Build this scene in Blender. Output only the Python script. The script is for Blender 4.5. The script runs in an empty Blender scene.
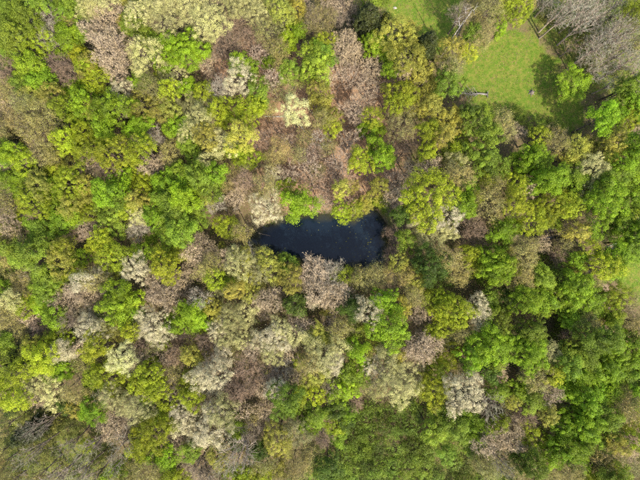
import bpy, math, random
import numpy as np
from mathutils import Vector

# ------------------------------------------------------------------ camera, sky, sun, exposure
S = bpy.context.scene
C = S.collection
CAM_H = 120.0                       # drone height above the forest floor
FPX = 444.0                         # focal length in pixels of the 640 px wide photograph

cam_d = bpy.data.cameras.new('camera')
cam_d.sensor_width = 36.0
cam_d.lens = 36.0 * FPX / 640.0
cam_d.clip_start = 0.5
cam_d.clip_end = 3000.0
cam = bpy.data.objects.new('camera', cam_d)
C.objects.link(cam)
cam.location = (0, 0, CAM_H)
cam.rotation_euler = (0, 0, 0)
S.camera = cam

SUN_AZ = math.atan2(0.50, -0.87)    # compass-like angle from +Y towards +X
SUN_EL = math.radians(50.0)
world = bpy.data.worlds.new('World')
S.world = world
world.use_nodes = True
wt = world.node_tree
wt.nodes.clear()
sky = wt.nodes.new('ShaderNodeTexSky')
sky.sky_type = 'NISHITA'
sky.sun_disc = False
sky.sun_elevation = SUN_EL
sky.sun_rotation = SUN_AZ
sky.air_density = 1.0
sky.dust_density = 2.5
bg = wt.nodes.new('ShaderNodeBackground')
bg.inputs['Strength'].default_value = 0.15
wo = wt.nodes.new('ShaderNodeOutputWorld')
wt.links.new(sky.outputs[0], bg.inputs[0])
wt.links.new(bg.outputs[0], wo.inputs[0])

sun_d = bpy.data.lights.new('sun', 'SUN')
sun_d.energy = 3.0
sun_d.angle = math.radians(0.6)
sun_d.color = (1.0, 0.93, 0.82)
sun = bpy.data.objects.new('sun', sun_d)
C.objects.link(sun)
to_sun = Vector((math.sin(SUN_AZ) * math.cos(SUN_EL), math.cos(SUN_AZ) * math.cos(SUN_EL), math.sin(SUN_EL)))
sun.rotation_euler = (-to_sun).to_track_quat('-Z', 'Y').to_euler()
sun.location = to_sun * 200

S.view_settings.view_transform = 'Standard'
S.view_settings.look = 'None'
S.view_settings.gamma = 1.0
S.view_settings.use_curve_mapping = False
S.view_settings.exposure = 1.35
S.cycles.max_bounces = 6
S.cycles.diffuse_bounces = 3
S.cycles.glossy_bounces = 2
S.cycles.transmission_bounces = 4
S.cycles.use_denoising = False
S.cycles.caustics_reflective = False
S.cycles.caustics_refractive = False

rng = np.random.default_rng(7)
random.seed(7)


def px(x, y, z=0.0):
    """photograph pixel -> world x, y of a point at height z"""
    k = (CAM_H - z) / FPX
    return (x - 320.0) * k, (240.0 - y) * k


# ------------------------------------------------------------------ helpers
def mesh_from(name, verts, faces_n, loops, mat, attr=None, smooth=False):
    """verts (n,3), faces_n vertex count of each face, loops flat indices"""
    me = bpy.data.meshes.new(name)
    verts = np.asarray(verts, np.float32)
    loops = np.asarray(loops, np.int32).ravel()
    faces_n = np.asarray(faces_n, np.int32)
    me.vertices.add(len(verts))
    me.vertices.foreach_set('co', verts.ravel())
    me.loops.add(len(loops))
    me.loops.foreach_set('vertex_index', loops)
    me.polygons.add(len(faces_n))
    st = np.zeros(len(faces_n), np.int32)
    st[1:] = np.cumsum(faces_n)[:-1]
    me.polygons.foreach_set('loop_start', st)
    if smooth:
        me.polygons.foreach_set('use_smooth', np.ones(len(faces_n), bool))
    if attr is not None:
        a = me.attributes.new('tint', 'FLOAT', 'POINT')
        a.data.foreach_set('value', np.asarray(attr, np.float32))
    me.materials.append(mat)
    me.update(calc_edges=True)
    me.validate()
    return me


def quads(vs, mat, name, tint=None, smooth=False):
    """vs (n,4,3): n loose quads"""
    n = len(vs)
    t = None if tint is None else np.repeat(tint, 4)
    return mesh_from(name, vs.reshape(-1, 3), np.full(n, 4), np.arange(n * 4), mat, t, smooth)


class Tubes:
    """tapered tubes gathered into one mesh"""
    def __init__(self):
        self.v, self.f, self.t, self.n = [], [], [], 0

    def add(self, pts, rads, sides=6, tint=0.5):
        pts = np.asarray(pts, float)
        k = len(pts)
        d = np.gradient(pts, axis=0)
        d /= np.linalg.norm(d, axis=1)[:, None] + 1e-9
        ref = np.where(np.abs(d[:, 2:3]) > .9, [[1., 0, 0]], [[0, 0, 1.]])
        u = np.cross(d, ref)
        u /= np.linalg.norm(u, axis=1)[:, None] + 1e-9
        w = np.cross(d, u)
        a = np.linspace(0, 2 * math.pi, sides, endpoint=False)
        ring = u[:, None] * np.cos(a)[None, :, None] + w[:, None] * np.sin(a)[None, :, None]
        V = pts[:, None] + ring * np.asarray(rads)[:, None, None]
        self.v.append(V.reshape(-1, 3))
        i = np.arange(k - 1)[:, None] * sides
        j = np.arange(sides)[None]
        j2 = (j + 1) % sides
        F = np.stack([i + j, i + sides + j, i + sides + j2, i + j2], -1).reshape(-1, 4) + self.n
        self.f.append(F)
        self.t.append(np.full(k * sides, tint))
        self.n += k * sides

    def mesh(self, name, mat):
        F = np.concatenate(self.f)
        return mesh_from(name, np.concatenate(self.v), np.full(len(F), 4), F, mat, np.concatenate(self.t), True)


def unit(v):
    return v / (np.linalg.norm(v, axis=-1, keepdims=True) + 1e-9)


def curve_pts(a, b, sag, n, rg, wob=0.0):
    t = np.linspace(0, 1, n)[:, None]
    p = a * (1 - t) + b * t
    p[:, 2] += (sag * np.sin(t * math.pi))[:, 0]
    if wob:
        p[1:-1] += rg.normal(0, wob, (n - 2, 3))
    return p


# ------------------------------------------------------------------ materials
def new_mat(name):
    m = bpy.data.materials.new(name)
    m.use_nodes = True
    nt = m.node_tree
    nt.nodes.clear()
    return m, nt, nt.nodes.new('ShaderNodeOutputMaterial')


def leaf_mat(name, trans=0.35, spread=0.45, warm=(1.12, 1.02, 0.75), rough=0.55):
    """leaf: colour of the single tree (object colour), varied from spray to spray and leaf to leaf"""
    m, nt, out = new_mat(name)
    N, L = nt.nodes.new, nt.links.new
    oi = N('ShaderNodeObjectInfo')
    at = N('ShaderNodeAttribute'); at.attribute_name = 'tint'
    mr = N('ShaderNodeMapRange'); mr.inputs[3].default_value = 1 - spread; mr.inputs[4].default_value = 1 + spread
    L(at.outputs['Fac'], mr.inputs[0])
    mul = N('ShaderNodeVectorMath'); mul.operation = 'SCALE'
    L(oi.outputs['Color'], mul.inputs[0]); L(mr.outputs[0], mul.inputs['Scale'])
    geo = N('ShaderNodeNewGeometry')
    nz = N('ShaderNodeTexNoise'); nz.inputs['Scale'].default_value = 0.55; nz.inputs['Detail'].default_value = 3
    L(geo.outputs['Position'], nz.inputs['Vector'])
    rmp = N('ShaderNodeMapRange'); rmp.inputs[1].default_value = .35; rmp.inputs[2].default_value = .68
    L(nz.outputs['Fac'], rmp.inputs[0])
    wm = N('ShaderNodeMix'); wm.data_type = 'RGBA'; wm.blend_type = 'MULTIPLY'
    wm.inputs[7].default_value = (*warm, 1)
    L(rmp.outputs[0], wm.inputs[0]); L(mul.outputs[0], wm.inputs[6])
    pb = N('ShaderNodeBsdfPrincipled')
    pb.inputs['Roughness'].default_value = rough
    pb.inputs['Specular IOR Level'].default_value = 0.25
    L(wm.outputs[2], pb.inputs['Base Color'])
    tr = N('ShaderNodeBsdfTranslucent')
    L(wm.outputs[2], tr.inputs['Color'])
    mx = N('ShaderNodeMixShader'); mx.inputs[0].default_value = trans
    L(pb.outputs[0], mx.inputs[1]); L(tr.outputs[0], mx.inputs[2])
    L(mx.outputs[0], out.inputs['Surface'])
    return m


def bark_mat(name, ca, cb, scale=3.0, use_obj=False):
    m, nt, out = new_mat(name)
    N, L = nt.nodes.new, nt.links.new
    tc = N('ShaderNodeTexCoord')
    mp = N('ShaderNodeMapping'); mp.inputs['Scale'].default_value = (1, 1, .25)
    L(tc.outputs['Object'], mp.inputs['Vector'])
    nz = N('ShaderNodeTexNoise'); nz.inputs['Scale'].default_value = scale; nz.inputs['Detail'].default_value = 5
    L(mp.outputs[0], nz.inputs['Vector'])
    cr = N('ShaderNodeValToRGB')
    cr.color_ramp.elements[0].position = .35; cr.color_ramp.elements[0].color = (*ca, 1)
    cr.color_ramp.elements[1].position = .65; cr.color_ramp.elements[1].color = (*cb, 1)
    L(nz.outputs['Fac'], cr.inputs[0])
    pb = N('ShaderNodeBsdfPrincipled')
    pb.inputs['Roughness'].default_value = .85
    pb.inputs['Specular IOR Level'].default_value = .15
    col = cr.outputs[0]
    if use_obj:
        oi = N('ShaderNodeObjectInfo')
        mm = N('ShaderNodeMix'); mm.data_type = 'RGBA'; mm.blend_type = 'MULTIPLY'; mm.inputs[0].default_value = 1
        L(col, mm.inputs[6]); L(oi.outputs['Color'], mm.inputs[7])
        col = mm.outputs[2]
    L(col, pb.inputs['Base Color'])
    bp = N('ShaderNodeBump'); bp.inputs['Strength'].default_value = .5; bp.inputs['Distance'].default_value = .03
    L(nz.outputs['Fac'], bp.inputs['Height']); L(bp.outputs[0], pb.inputs['Normal'])
    L(pb.outputs[0], out.inputs['Surface'])
    return m


M_LEAF = leaf_mat('leaf')
M_BUD = leaf_mat('bud', trans=.2, spread=.5, warm=(1.1, .95, .85))
M_PETAL = leaf_mat('petal', trans=.3, spread=.35, warm=(.9, .95, .8))
M_NEEDLE = leaf_mat('needle', trans=.1, spread=.4, warm=(1.3, 1.15, .8))
M_TWIG = leaf_mat('twig', trans=0.0, spread=.4, warm=(.92, .88, .8), rough=.8)
M_BARK = bark_mat('bark', (.07, .055, .042), (.20, .165, .13), use_obj=True)
M_PALE = bark_mat('pale_bark', (.22, .20, .17), (.46, .43, .38))
M_DEAD = bark_mat('dead_wood', (.24, .215, .18), (.48, .44, .38))

# ------------------------------------------------------------------ terrain
def vnoise(x, y, scale, seed):
    """smooth value noise in 0..1"""
    r = np.random.default_rng(seed)
    tab = r.random((257, 257))
    u, v = np.asarray(x) / scale + 1000.3, np.asarray(y) / scale + 1000.7
    i, j = np.floor(u).astype(int), np.floor(v).astype(int)
    fu, fv = u - i, v - j
    fu, fv = fu * fu * (3 - 2 * fu), fv * fv * (3 - 2 * fv)
    i, j = i % 256, j % 256
    return (tab[i, j] * (1 - fu) * (1 - fv) + tab[i + 1, j] * fu * (1 - fv) + tab[i, j + 1] * (1 - fu) * fv + tab[i + 1, j + 1] * fu * fv)


def poly_px(pts):
    return np.array([px(a, b) for a, b in pts])


def sdf(x, y, P):
    """signed distance to polygon P, negative inside"""
    x, y = np.asarray(x, float), np.asarray(y, float)
    d = np.full(x.shape, 1e9)
    ins = np.zeros(x.shape, bool)
    for k in range(len(P)):
        ax, ay = P[k]
        bx, by = P[(k + 1) % len(P)]
        ex, ey = bx - ax, by - ay
        t = np.clip(((x - ax) * ex + (y - ay) * ey) / (ex * ex + ey * ey + 1e-9), 0, 1)
        d = np.minimum(d, np.hypot(x - ax - t * ex, y - ay - t * ey))
        c = ((ay > y) != (by > y)) & (x < (bx - ax) * (y - ay) / (by - ay + 1e-12) + ax)
        ins ^= c
    return np.where(ins, -d, d)


def line_dist(x, y, P):
    x, y = np.asarray(x, float), np.asarray(y, float)
    d = np.full(x.shape, 1e9)
    for k in range(len(P) - 1):
        ax, ay = P[k]
        ex, ey = P[k + 1] - P[k]
        t = np.clip(((x - ax) * ex + (y - ay) * ey) / (ex * ex + ey * ey + 1e-9), 0, 1)
        d = np.minimum(d, np.hypot(x - ax - t * ex, y - ay - t * ey))
    return d


POND = poly_px([(249, 242), (260, 231), (275, 224), (284, 219), (297, 215), (312, 213), (322, 216), (334, 215), (345, 217), (355, 219),
                (362, 215), (370, 210), (377, 212), (381, 217), (386, 225), (384, 233), (387, 241), (385, 250), (388, 257), (383, 264), (378, 271), (370, 268), (364, 271), (356, 267),
                (344, 266), (330, 264), (312, 264), (296, 261), (280, 257), (266, 250)])
CREEK = poly_px([(520, 229), (529, 234), (544, 239), (560, 237), (574, 239), (581, 245), (587, 254), (591, 266), (594, 282), (602, 300)])
CREEK2 = poly_px([(589, 257), (604, 256), (612, 252), (618, 246), (632, 242), (650, 243), (680, 250)])
MEADOW = poly_px([(462, 52), (478, 44), (498, 34), (520, 30), (534, 38), (548, 50), (560, 62), (566, 80), (580, 96), (590, 128), (570, 134), (556, 122),
                  (535, 122), (505, 122), (484, 110), (468, 92), (458, 74)])
LAWN = poly_px([(372, -30), (470, -30), (462, 10), (452, 40), (440, 56), (424, 42), (404, 28), (388, 20), (374, 4)])
LAWN2 = poly_px([(616, 278), (628, 256), (645, 246), (690, 240), (690, 310), (640, 306), (628, 300)])
LITTER = poly_px([(205, 60), (250, 30), (300, 50), (350, 60), (400, 80), (408, 140), (402, 180), (384, 206), (360, 210), (330, 208), (300, 206), (262, 180),
                  (230, 130)])
SPARSE = poly_px([(520, 20), (560, -40), (700, -60), (700, 60), (640, 110), (590, 100), (566, 60), (540, 40)])
GLADE = poly_px([(436, 430), (462, 418), (492, 440), (520, 490), (480, 520), (430, 500)])
CORNER = poly_px([(-60, 400), (40, 405), (90, 430), (120, 470), (110, 540), (-60, 540)])
BANK = poly_px([(346, 213), (358, 203), (374, 196), (388, 200), (394, 216), (390, 226), (385, 216), (377, 209), (369, 208), (360, 214)])
DAM = poly_px([(386, 205), (396, 196), (402, 230), (402, 262), (400, 292), (392, 300), (387, 276), (388, 240)])
WATER_Z = -0.75


def ground_z(x, y):
    z = (vnoise(x, y, 22, 1) - .5) * 1.2 + (vnoise(x, y, 7, 2) - .5) * .35
    pd = sdf(x, y, POND)
    k = np.clip((pd + 0.6) / 4.0, 0, 1)
    k = k * k * (3 - 2 * k)
    z = z * k + (1 - k) * (-1.0 - np.clip(-pd, 0, 4) * .2)
    cd = np.minimum(line_dist(x, y, CREEK), line_dist(x, y, CREEK2))
    z = z - .9 * np.exp(-(cd / 1.1) ** 2)
    return z


def gz(x, y):
    return float(ground_z(np.array([x]), np.array([y]))[0])


def axis(lim, step, far):
    a = np.arange(0, lim + step, step)
    b, s = [], step
    t = a[-1]
    while t < far:
        s *= 1.35
        t += s
        b.append(t)
    a = np.concatenate([a, b])
    return np.concatenate([-a[:0:-1], a])


gx, gy = axis(104, .6, 1600), axis(80, .6, 1600)
GX, GY = np.meshgrid(gx, gy, indexing='ij')
GZ = ground_z(GX, GY)
nx, ny = len(gx), len(gy)
idx = (np.arange(nx - 1)[:, None] * ny + np.arange(ny - 1)[None])
F = np.stack([idx, idx + ny, idx + ny + 1, idx + 1], -1).reshape(-1, 4)


def soft(poly, width=1.5, jit=3.0, seed=3):
    d = sdf(GX, GY, poly) + (vnoise(GX, GY, 2.5, seed) - .5) * jit + (vnoise(GX, GY, .9, seed + 9) - .5) * jit * .6
    return np.clip(.5 - d / width, 0, 1)


grass_w = np.maximum.reduce([soft(MEADOW, seed=11), soft(BANK, 1, 1, 22), soft(LAWN, seed=12), soft(LAWN2, seed=13), .85 * soft(SPARSE, 3, 6, 14), .45 * soft(GLADE, 2, 5, 15), .7 * soft(CORNER, 4, 8, 16)])
litter_w = soft(LITTER, 3, 7, 17)
pdist = sdf(GX, GY, POND)
cdist = np.minimum(line_dist(GX, GY, CREEK), line_dist(GX, GY, CREEK2))
mud_w = np.maximum((1 - soft(BANK, 1, 1, 22)) * np.clip(1 - (pdist + (vnoise(GX, GY, 1.2, 18) - .5) * 2) / 1.1, 0, 1), .8 * soft(DAM, 2, 3, 19))
dirt_w = np.clip(1.4 - np.abs(cdist - 2.0 + (vnoise(GX, GY, 2, 20) - .5) * 2) / 1.4, 0, 1) * (vnoise(GX, GY, 5, 21) > .4)
mud_w = np.maximum(mud_w, np.clip(1.2 - cdist / .9, 0, 1))

m, nt, out = new_mat('forest_floor')
N, L = nt.nodes.new, nt.links.new
at = N('ShaderNodeAttribute'); at.attribute_name = 'zone'
geo = N('ShaderNodeNewGeometry')
sep = N('ShaderNodeSeparateColor'); L(at.outputs['Color'], sep.inputs[0])


def noise(scale, detail=4, rough=.6):
    n = N('ShaderNodeTexNoise'); n.inputs['Scale'].default_value = scale; n.inputs['Detail'].default_value = detail
    n.inputs['Roughness'].default_value = rough
    L(geo.outputs['Position'], n.inputs['Vector'])
    return n.outputs['Fac']


def ramp(fac, *stops):
    r = N('ShaderNodeValToRGB')
    while len(r.color_ramp.elements) < len(stops):
        r.color_ramp.elements.new(.5)
    for e, (p, c) in zip(r.color_ramp.elements, stops):
        e.position = p; e.color = (*c, 1)
    L(fac, r.inputs[0])
    return r.outputs[0]


def mix(fac, a, b, mode='MIX'):
    n = N('ShaderNodeMix'); n.data_type = 'RGBA'; n.blend_type = mode
    if isinstance(fac, float): n.inputs[0].default_value = fac
    else: L(fac, n.inputs[0])
    L(a, n.inputs[6]); L(b, n.inputs[7])
    return n.outputs[2]


floor_c = ramp(noise(2.6, 7, .75), (.25, (.07, .048, .03)), (.45, (.17, .12, .078)), (.6, (.12, .125, .034)), (.78, (.27, .20, .14)))
red_c = ramp(noise(3.0, 8, .8), (.25, (.12, .072, .042)), (.45, (.30, .18, .105)), (.58, (.34, .235, .15)), (.75, (.19, .17, .07)))
grs_c = ramp(noise(.8, 10, .8), (.3, (.06, .12, .012)), (.46, (.10, .165, .018)), (.6, (.19, .19, .04)), (.75, (.085, .145, .016)))
fine = ramp(noise(9, 6, .8), (.3, (.55, .55, .55)), (.7, (1.35, 1.3, 1.2)))
mud_c = ramp(noise(3.5, 6, .7), (.3, (.035, .028, .022)), (.7, (.16, .13, .10)))
dirt_c = ramp(noise(4, 6, .7), (.3, (.22, .15, .10)), (.7, (.42, .33, .24)))
c = mix(sep.outputs[1], floor_c, red_c)
c = mix(at.outputs['Alpha'], c, dirt_c)
c = mix(sep.outputs[0], c, grs_c)
c = mix(sep.outputs[2], c, mud_c)
c = mix(1.0, c, fine, 'MULTIPLY')
pb = N('ShaderNodeBsdfPrincipled'); pb.inputs['Roughness'].default_value = .95; pb.inputs['Specular IOR Level'].default_value = .1
L(c, pb.inputs['Base Color'])
bp = N('ShaderNodeBump'); bp.inputs['Strength'].default_value = .9; bp.inputs['Distance'].default_value = .12
L(noise(7, 7, .8), bp.inputs['Height']); L(bp.outputs[0], pb.inputs['Normal'])
L(pb.outputs[0], out.inputs['Surface'])
M_GROUND = m

me = mesh_from('ground', np.stack([GX, GY, GZ], -1).reshape(-1, 3), np.full(len(F), 4), F, M_GROUND, None, True)
za = me.attributes.new('zone', 'FLOAT_COLOR', 'POINT')
za.data.foreach_set('color', np.stack([grass_w, litter_w, mud_w, dirt_w], -1).reshape(-1).astype(np.float32))
ground = bpy.data.objects.new('ground', me)
C.objects.link(ground)
ground['kind'] = 'structure'

# water of the pond and of the creek
def water_mat(name, col, shore=False):
    m, nt, out = new_mat(name)
    N, L = nt.nodes.new, nt.links.new
    geo = N('ShaderNodeNewGeometry')
    n1 = N('ShaderNodeTexNoise'); n1.inputs['Scale'].default_value = 1.1; n1.inputs['Detail'].default_value = 3
    L(geo.outputs['Position'], n1.inputs['Vector'])
    n2 = N('ShaderNodeTexNoise'); n2.inputs['Scale'].default_value = .13; n2.inputs['Detail'].default_value = 3
    L(geo.outputs['Position'], n2.inputs['Vector'])
    cr = N('ShaderNodeValToRGB')
    cr.color_ramp.elements[0].position = .38; cr.color_ramp.elements[0].color = (*col, 1)
    cr.color_ramp.elements[1].position = .68; cr.color_ramp.elements[1].color = (col[0] * 1.6, col[1] * 1.5, col[2] * 1.35, 1)
    L(n2.outputs['Fac'], cr.inputs[0])
    pb = N('ShaderNodeBsdfPrincipled')
    if shore:                       # silt and algae in the shallows
        at = N('ShaderNodeAttribute'); at.attribute_name = 'tint'
        mm = N('ShaderNodeMix'); mm.data_type = 'RGBA'
        mm.inputs[7].default_value = (.030, .030, .014, 1)
        L(at.outputs['Fac'], mm.inputs[0]); L(cr.outputs[0], mm.inputs[6]); L(mm.outputs[2], pb.inputs['Base Color'])
    else:
        L(cr.outputs[0], pb.inputs['Base Color'])
    pb.inputs['Roughness'].default_value = .06
    pb.inputs['IOR'].default_value = 1.33
    bp = N('ShaderNodeBump'); bp.inputs['Strength'].default_value = .08; bp.inputs['Distance'].default_value = .05
    L(n1.outputs['Fac'], bp.inputs['Height']); L(bp.outputs[0], pb.inputs['Normal'])
    L(pb.outputs[0], out.inputs['Surface'])
    return m


def sheet(name, P, z, mat):
    me = bpy.data.meshes.new(name)
    me.from_pydata([(a, b, z) for a, b in P], [], [list(range(len(P)))])
    me.materials.append(mat)
    if me.polygons[0].normal.z < 0:
        me.flip_normals()
    o = bpy.data.objects.new(name, me)
    C.objects.link(o)
    o['kind'] = 'structure'
    return o


M_POND = water_mat('pond_water', (.0048, .0098, .0165), shore=True)
px0, px1 = POND.min(0) - 1.5, POND.max(0) + 1.5
wx_, wy_ = np.arange(px0[0], px1[0], .35), np.arange(px0[1], px1[1], .35)
WX, WY = np.meshgrid(wx_, wy_, indexing='ij')
wd = sdf(WX, WY, POND)
ii = np.arange(len(wx_) - 1)[:, None] * len(wy_) + np.arange(len(wy_) - 1)[None]
Fw = np.stack([ii, ii + len(wy_), ii + len(wy_) + 1, ii + 1], -1).reshape(-1, 4)
Fw = Fw[(wd.reshape(-1)[Fw] < 1.3).all(1)]
used, inv = np.unique(Fw, return_inverse=True)
Vw = np.stack([WX, WY, np.full(WX.shape, WATER_Z)], -1).reshape(-1, 3)[used]
shal = np.clip(1 + (wd + (vnoise(WX, WY, 1.6, 51) - .5) * 1.6) / 1.5, 0, 1).reshape(-1)[used]
me = mesh_from('pond', Vw, np.full(len(Fw), 4), inv.reshape(-1, 4), M_POND, shal, True)
o = bpy.data.objects.new('pond', me); C.objects.link(o); o['kind'] = 'structure'
M_CREEK = water_mat('creek_water', (.02, .02, .016))
for ln in (CREEK, CREEK2):
    lo, hi = [], []
    for k, (a, b) in enumerate(ln):
        t = ln[min(k + 1, len(ln) - 1)] - ln[max(k - 1, 0)]
        n_ = np.array([-t[1], t[0]]) / np.hypot(*t)
        w_ = .42 + .15 * math.sin(k * 2.1)
        zz = gz(a, b) + .12
        lo.append((a + n_[0] * w_, b + n_[1] * w_, zz)); hi.append((a - n_[0] * w_, b - n_[1] * w_, zz))
    k = len(ln)
    me = bpy.data.meshes.new('creek')
    me.from_pydata(lo + hi, [], [(i, k + i, k + i + 1, i + 1) for i in range(k - 1)])
    me.materials.append(M_CREEK)
    o = bpy.data.objects.new('creek', me); C.objects.link(o); o['kind'] = 'structure'


# ------------------------------------------------------------------ tree builder
def leaves(cent, nrm, size, aspect=1.5):
    """rhombic leaves: centres, normals, lengths -> (n,4,3)"""
    n = len(cent)
    r = unit(rng.normal(size=(n, 3)))
    u = unit(np.cross(nrm, r))
    w = np.cross(nrm, u)
    a = u * (size * .5)[:, None]
    b = w * (size * .5 / aspect)[:, None]
    cup = nrm * (size * .10)[:, None]
    return np.stack([cent - a + cup, cent - b, cent + a + cup, cent + b], 1)


def spray(centres, rc, per, size, outward, flat=.8, shell=.45, stray=.06):
    """ragged leaf sprays round the given centres (per: leaves in a spray of radius 0.6 m); returns quads and tints"""
    k = len(centres)
    cnt = np.maximum(6, (per * (rc / .6) ** 1.7).astype(int))
    ci = np.repeat(np.arange(k), cnt)
    n = len(ci)
    d = unit(rng.normal(size=(n, 3)))
    d[:, 2] = np.where(d[:, 2] < -.35, -d[:, 2], d[:, 2])
    rad = (shell + (1 - shell) * rng.random(n) ** .7) * rc[ci]
    rad = np.where(rng.random(n) < stray, rad * rng.uniform(1.2, 2.1, n), rad)
    an = np.exp(rng.normal(0, .28, (k, 3)))          # no two sprays of one shape
    off = d * rad[:, None] * an[ci]
    off[:, 2] *= flat
    off += outward[ci] * (np.linalg.norm(off, axis=1) * .25)[:, None]
    cen = centres[ci] + off
    nr = unit(d * .75 + outward[ci] * .3 + np.array([0, 0, .4]) + rng.normal(0, .5, (n, 3)))
    q = leaves(cen, nr, size * rng.uniform(.55, 1.4, n))
    t = np.clip(.5 + .25 * rng.normal(size=k)[ci] + .24 * rng.normal(size=n), 0, 1)
    return q, t


def dome(R, zc, up, down, n, lo=-.35, lobes=.16, power=1.0):
    """spread-out points on an uneven crown envelope"""
    ph = rng.random(4) * 6.28
    am = rng.normal(0, lobes * .6, 4)
    pts = []
    cand = 12
    while len(pts) < n:
        best, bd = None, -1
        for _ in range(cand):
            s = lo + (1 - lo) * rng.random() ** power
            a = rng.random() * 6.2832
            k = 1 + sum(am[i] * math.sin((i + 2) * a + ph[i]) for i in range(4)) + rng.normal(0, .10)
            ce = math.sqrt(max(0, 1 - s * s))
            p = np.array([R * k * ce * math.cos(a), R * k * ce * math.sin(a), zc + (up if s > 0 else down) * s * (1 + rng.normal(0, .13))])
            if not pts:
                best = p; break
            q = np.array(pts[-60:])
            dd = ((q - p) ** 2).sum(1).min()
            if dd > bd:
                best, bd = p, dd
        pts.append(best)
    return np.array(pts)


def skeleton(tb, H, R, centres, base_r, sides=6, limbs=6, trunk_top=.75, sub_r=.035):
    """trunk, limbs and branches reaching each foliage centre"""
    lean = rng.normal(0, .03, 2) * H
    zt = H * trunk_top
    tp = np.array([[0, 0, -.5], [0, 0, .3], [lean[0] * .25, lean[1] * .25, zt * .35], [lean[0] * .6, lean[1] * .6, zt * .7], [lean[0], lean[1], zt]])
    tb.add(tp, [base_r * 1.45, base_r * 1.1, base_r * .85, base_r * .62, base_r * .22], sides + 1)
    ang = np.arctan2(centres[:, 1], centres[:, 0])
    order = np.argsort(ang + rng.normal(0, .1, len(ang)))
    ends = []
    for g in np.array_split(order, limbs):
        if not len(g):
            continue
        c_ = centres[g].mean(0)
        f = rng.uniform(.42, .72)
        st = np.array([lean[0] * f * trunk_top, lean[1] * f * trunk_top, zt * f])
        en = st + (c_ - st) * rng.uniform(.62, .8)
        P = curve_pts(st, en, -.06 * R, 5, rng, .05 * R)
        r0 = base_r * rng.uniform(.38, .5)
        tb.add(P, np.linspace(r0, r0 * .4, 5), sides - 1)
        for i in g:
            s = P[rng.integers(2, 5)]
            Q = curve_pts(s, centres[i], .05 * R, 4, rng, .06 * R)
            tb.add(Q, np.linspace(r0 * .42, sub_r * .45, 4), 4)
            ends.append(Q)
    return ends


def spikes(base, d, ln, rad):
    """three-sided tapering twigs -> verts, tri indices"""
    n = len(base)
    ref = unit(rng.normal(size=(n, 3)))
    u = unit(np.cross(d, ref)); w = np.cross(d, u)
    V = np.zeros((n, 4, 3))
    for i in range(3):
        a = i * 2.0944
        V[:, i] = base + (u * math.cos(a) + w * math.sin(a)) * rad[:, None]
    V[:, 3] = base + d * ln[:, None]
    o = np.arange(n)[:, None] * 4
    F = np.stack([o + [[0, 1, 3]], o + [[1, 2, 3]], o + [[2, 0, 3]]], 1).reshape(-1, 3)
    return V.reshape(-1, 3), F


def twig_cloud(centres, outward, per, ln, rad):
    k = len(centres)
    ci = np.repeat(np.arange(k), per)
    n = k * per
    d = unit(outward[ci] * .55 + np.array([0, 0, .35]) + rng.normal(0, .62, (n, 3)))
    b = centres[ci] + rng.normal(0, .16, (n, 3))
    l1 = ln * rng.uniform(.5, 1.25, n)
    V1, F1 = spikes(b, d, l1, np.full(n, rad))
    # finer side twigs
    m2 = 3
    cj = np.repeat(np.arange(n), m2)
    f = rng.uniform(.25, .9, n * m2)
    b2 = b[cj] + d[cj] * (l1[cj] * f)[:, None]
    d2 = unit(d[cj] + rng.normal(0, .7, (n * m2, 3)))
    V2, F2 = spikes(b2, d2, l1[cj] * rng.uniform(.3, .6, n * m2), np.full(n * m2, rad * .62))
    t1 = np.repeat(rng.uniform(.2, .9, n), 4)
    t2 = np.repeat(rng.uniform(.2, .9, n * m2), 4)
    tips = np.concatenate([b2 + d2 * (l1[cj] * .3)[:, None], b + d * (l1 * .9)[:, None]])
    return np.concatenate([V1, V2]), np.concatenate([F1, F2 + len(V1)]), np.concatenate([t1, t2]), tips


def join_mesh(name, parts, mat):
    """parts: list of (verts, faces (n,k), tint)"""
    V, FN, LP, T, o = [], [], [], [], 0
    for v, f, t in parts:
        V.append(v); FN.append(np.full(len(f), f.shape[1])); LP.append((f + o).ravel()); T.append(t); o += len(v)
    return mesh_from(name, np.concatenate(V), np.concatenate(FN), np.concatenate(LP), mat, np.concatenate(T))


def qpart(q, t):
    n = len(q)
    return q.reshape(-1, 3), np.arange(n * 4).reshape(n, 4), np.repeat(t, 4)


def outward_of(c, zc):
    return unit(c - np.array([0, 0, zc]))


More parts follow.
